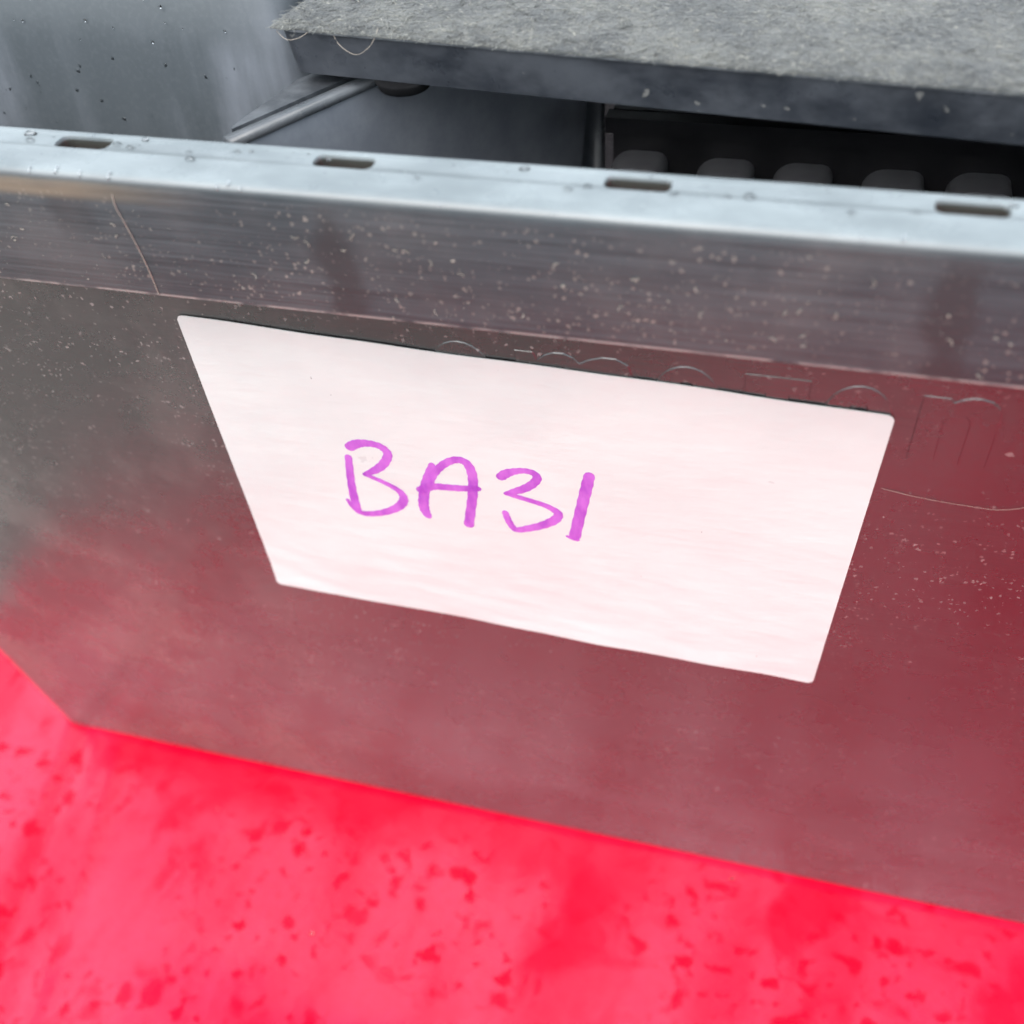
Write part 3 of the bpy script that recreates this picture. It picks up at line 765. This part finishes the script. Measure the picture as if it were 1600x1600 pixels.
# on the rim
V, F = [], []
for x, y, r in ((-0.090, -0.0300, .9), (-0.0885, -0.0325, .7), (-0.0705, -0.0315, .6), (-0.0672, -0.0325, .6), (-0.0660, -0.0290, .6), (-0.055, -0.0325, .4), (-0.0535, -0.0350, .7), (-0.046, -0.0310, .5), (-0.0435, -0.0305, .4),
                (-0.028, -0.0315, .45), (-0.010, -0.0355, .4), (0.0165, -0.0355, .55), (0.0195, -0.0340, .6), (0.034, -0.0345, .6), (0.0075, -0.0295, .7), (0.0460, -0.0335, .8), (0.0425, -0.0340, .5), (0.0620, -0.0360, .5), (0.0715, -0.0345, .5), (0.086, -0.030, .5)):
    drop(V, F, (x, y, 0.27548 if y > -0.0349 else 0.2755), X, Y, Zv, r * 0.00125, r * 0.00095, r * 0.0008, x * 900)
for k in range(70):
    x = rng.uniform(-0.11, 0.10); y = rng.uniform(-0.0348, -0.0280)
    if abs((((x + 0.0775) / 0.0525 + 0.5) % 1) - 0.5) * 0.0525 < 0.007 and abs(y + 0.0316) < 0.0022: continue
    r = rng.uniform(0.08, 0.26); drop(V, F, (x, y, 0.27547), X, Y, Zv, r * 0.001, r * 0.001, r * 0.0005, k, 10, 3)
# beads running over the rounded front edge
for x, a, r, st in ((-0.083, 130, .55, 1.6), (-0.0775, 118, .6, 2.4), (-0.0725, 128, .6, 1.7), (-0.0665, 128, .7, 1.7), (-0.0430, 118, .6, 1.9), (-0.0450, 140, .6, 1.2), (-0.0405, 138, .5, 1.2), (0.0155, 135, .4, 1.2), (0.0640, 130, .5, 1.4), (0.0700, 118, .6, 1.6), (-0.0040, 140, .4, 1.1)):
    ar = R(a); nn = (0, math.cos(ar), math.sin(ar)); tv = (0, -math.sin(ar), math.cos(ar))
    drop(V, F, (x, -0.0403 + 0.0023 * math.cos(ar), 0.2730 + 0.0022 * math.sin(ar)), X, tv, nn, r * 0.0007, r * 0.0007 * st, r * 0.0005, x * 700)
tag(mesh_obj('rim_water_droplets', V, F, M_WATER, smooth=True), 'clear rain droplets beaded along the pale slotted rim of the crate', 'droplets', kind='stuff')
# on the slate case
V, F = [], []
for k in range(55):
    z = rng.uniform(0.244, 0.290); x = -0.145 + 0.078 * rng.random() ** 1.6
    y = 0.024 + (z - 0.26) * 0.05; r = rng.uniform(0.15, 0.48)
    drop(V, F, (x, y, z), X, (0, 0.05, 1), (0, -1, 0.05), r * 0.001, r * 0.00125, r * 0.00025, k, 12, 3)
tag(mesh_obj('case_water_droplets', V, F, M_WATER, smooth=True), 'tiny rain droplets clinging to the face of the slate case', 'droplets', kind='stuff')
# on the red sheet
V, F = [], []
for k in range(7):
    x = rng.uniform(-0.15, 0.12); y = rng.uniform(-0.115, -0.003); r = rng.uniform(0.4, 0.8)
    drop(V, F, (x, y, -0.0004), X, Y, Zv, r * 0.001, r * 0.0009, 0.00055 + r * 0.00006, k)
tag(mesh_obj('sheet_water_droplets', V, F, M_WATER, smooth=True), 'flat rain droplets scattered over the red vinyl in front of the crate', 'droplets', kind='stuff')
# pale dirt flakes dried on the rim skirt
V, F = [], []
def flake(c, u, v, n, ru, rv, h, seed):
    drop(V, F, c, u, v, n, ru, rv, h, seed, 7, 2)
def skirt_pt(x, t):          # t: 0 bottom, 1 top of the skirt face
    return (x, -0.0402 - 0.00235 * t, 0.2486 + 0.0212 * t)
tv = Vector((0, -0.00235, 0.0212)).normalized(); nv_ = Vector((0, -0.0212, -0.00235)).normalized()
for k in range(420):
    cx = rng.choice([-0.095, -0.078, -0.062, -0.045, -0.02, 0.0, 0.014, 0.030, 0.042, 0.055, 0.07, 0.085]); x = cx + rng.normal(0, 0.006); t = np.clip(rng.normal(0.45, 0.27), 0.03, 0.97)
    a = rng.uniform(0, 3.14); uu = Vector((math.cos(a), 0, 0)) + tv * math.sin(a); vv = Vector((-math.sin(a), 0, 0)) + tv * math.cos(a)
    r = rng.uniform(0.03, 0.10) if rng.random() < 0.95 else rng.uniform(0.13, 0.30)
    flake(skirt_pt(x, t), uu, vv, nv_, r * 0.0014, r * rng.uniform(0.0005, 0.001), r * 0.0004, k)
for k in range(34):                                  # curled crumbs
    x = rng.uniform(-0.1, 0.09); t = rng.uniform(0.08, 0.9); a = rng.uniform(0, 6.28); rr = rng.uniform(0.0004, 0.0010)
    for s in range(9):
        aa = a + s * 0.22; p = Vector(skirt_pt(x, t)) + Vector((math.cos(aa) * rr, 0, 0)) + tv * math.sin(aa) * rr
        flake(p, X, tv, nv_, 0.00011, 0.00009, 0.00006, s)
tag(mesh_obj('dried_dirt_flakes', V, F, M_DIRT, smooth=True), 'pale dried dirt flakes stuck on the upright face of the crate rim', 'dirt', kind='stuff')
# thread
pts = [(-0.0665, -0.04235, 0.2728)] + [tuple(Vector(skirt_pt(-0.0665 + 0.0010 * (1 - t) + 0.0004 * math.sin(t * 4), t)) + nv_ * 0.00012) for t in (0.98, 0.8, 0.6, 0.4, 0.2, 0.02)]
tag(tube('thread', sm3(pts), 0.00008, M_THREAD), 'fine pale thread hanging straight down the face of the crate rim', 'thread')

pts = [wall(0.0775, 0.0262, 0.0002), wall(0.085, 0.0250, 0.00025), wall(0.094, 0.0243, 0.0002), wall(0.101, 0.0246, 0.0003), wall(0.108, 0.0275, 0.0002), wall(0.113, 0.0278, 0.0003)]
tag(tube('hair', sm3(pts), 0.000035, M_THREAD), 'hair thin strand stuck to the crate wall right of the paper label', 'hair')
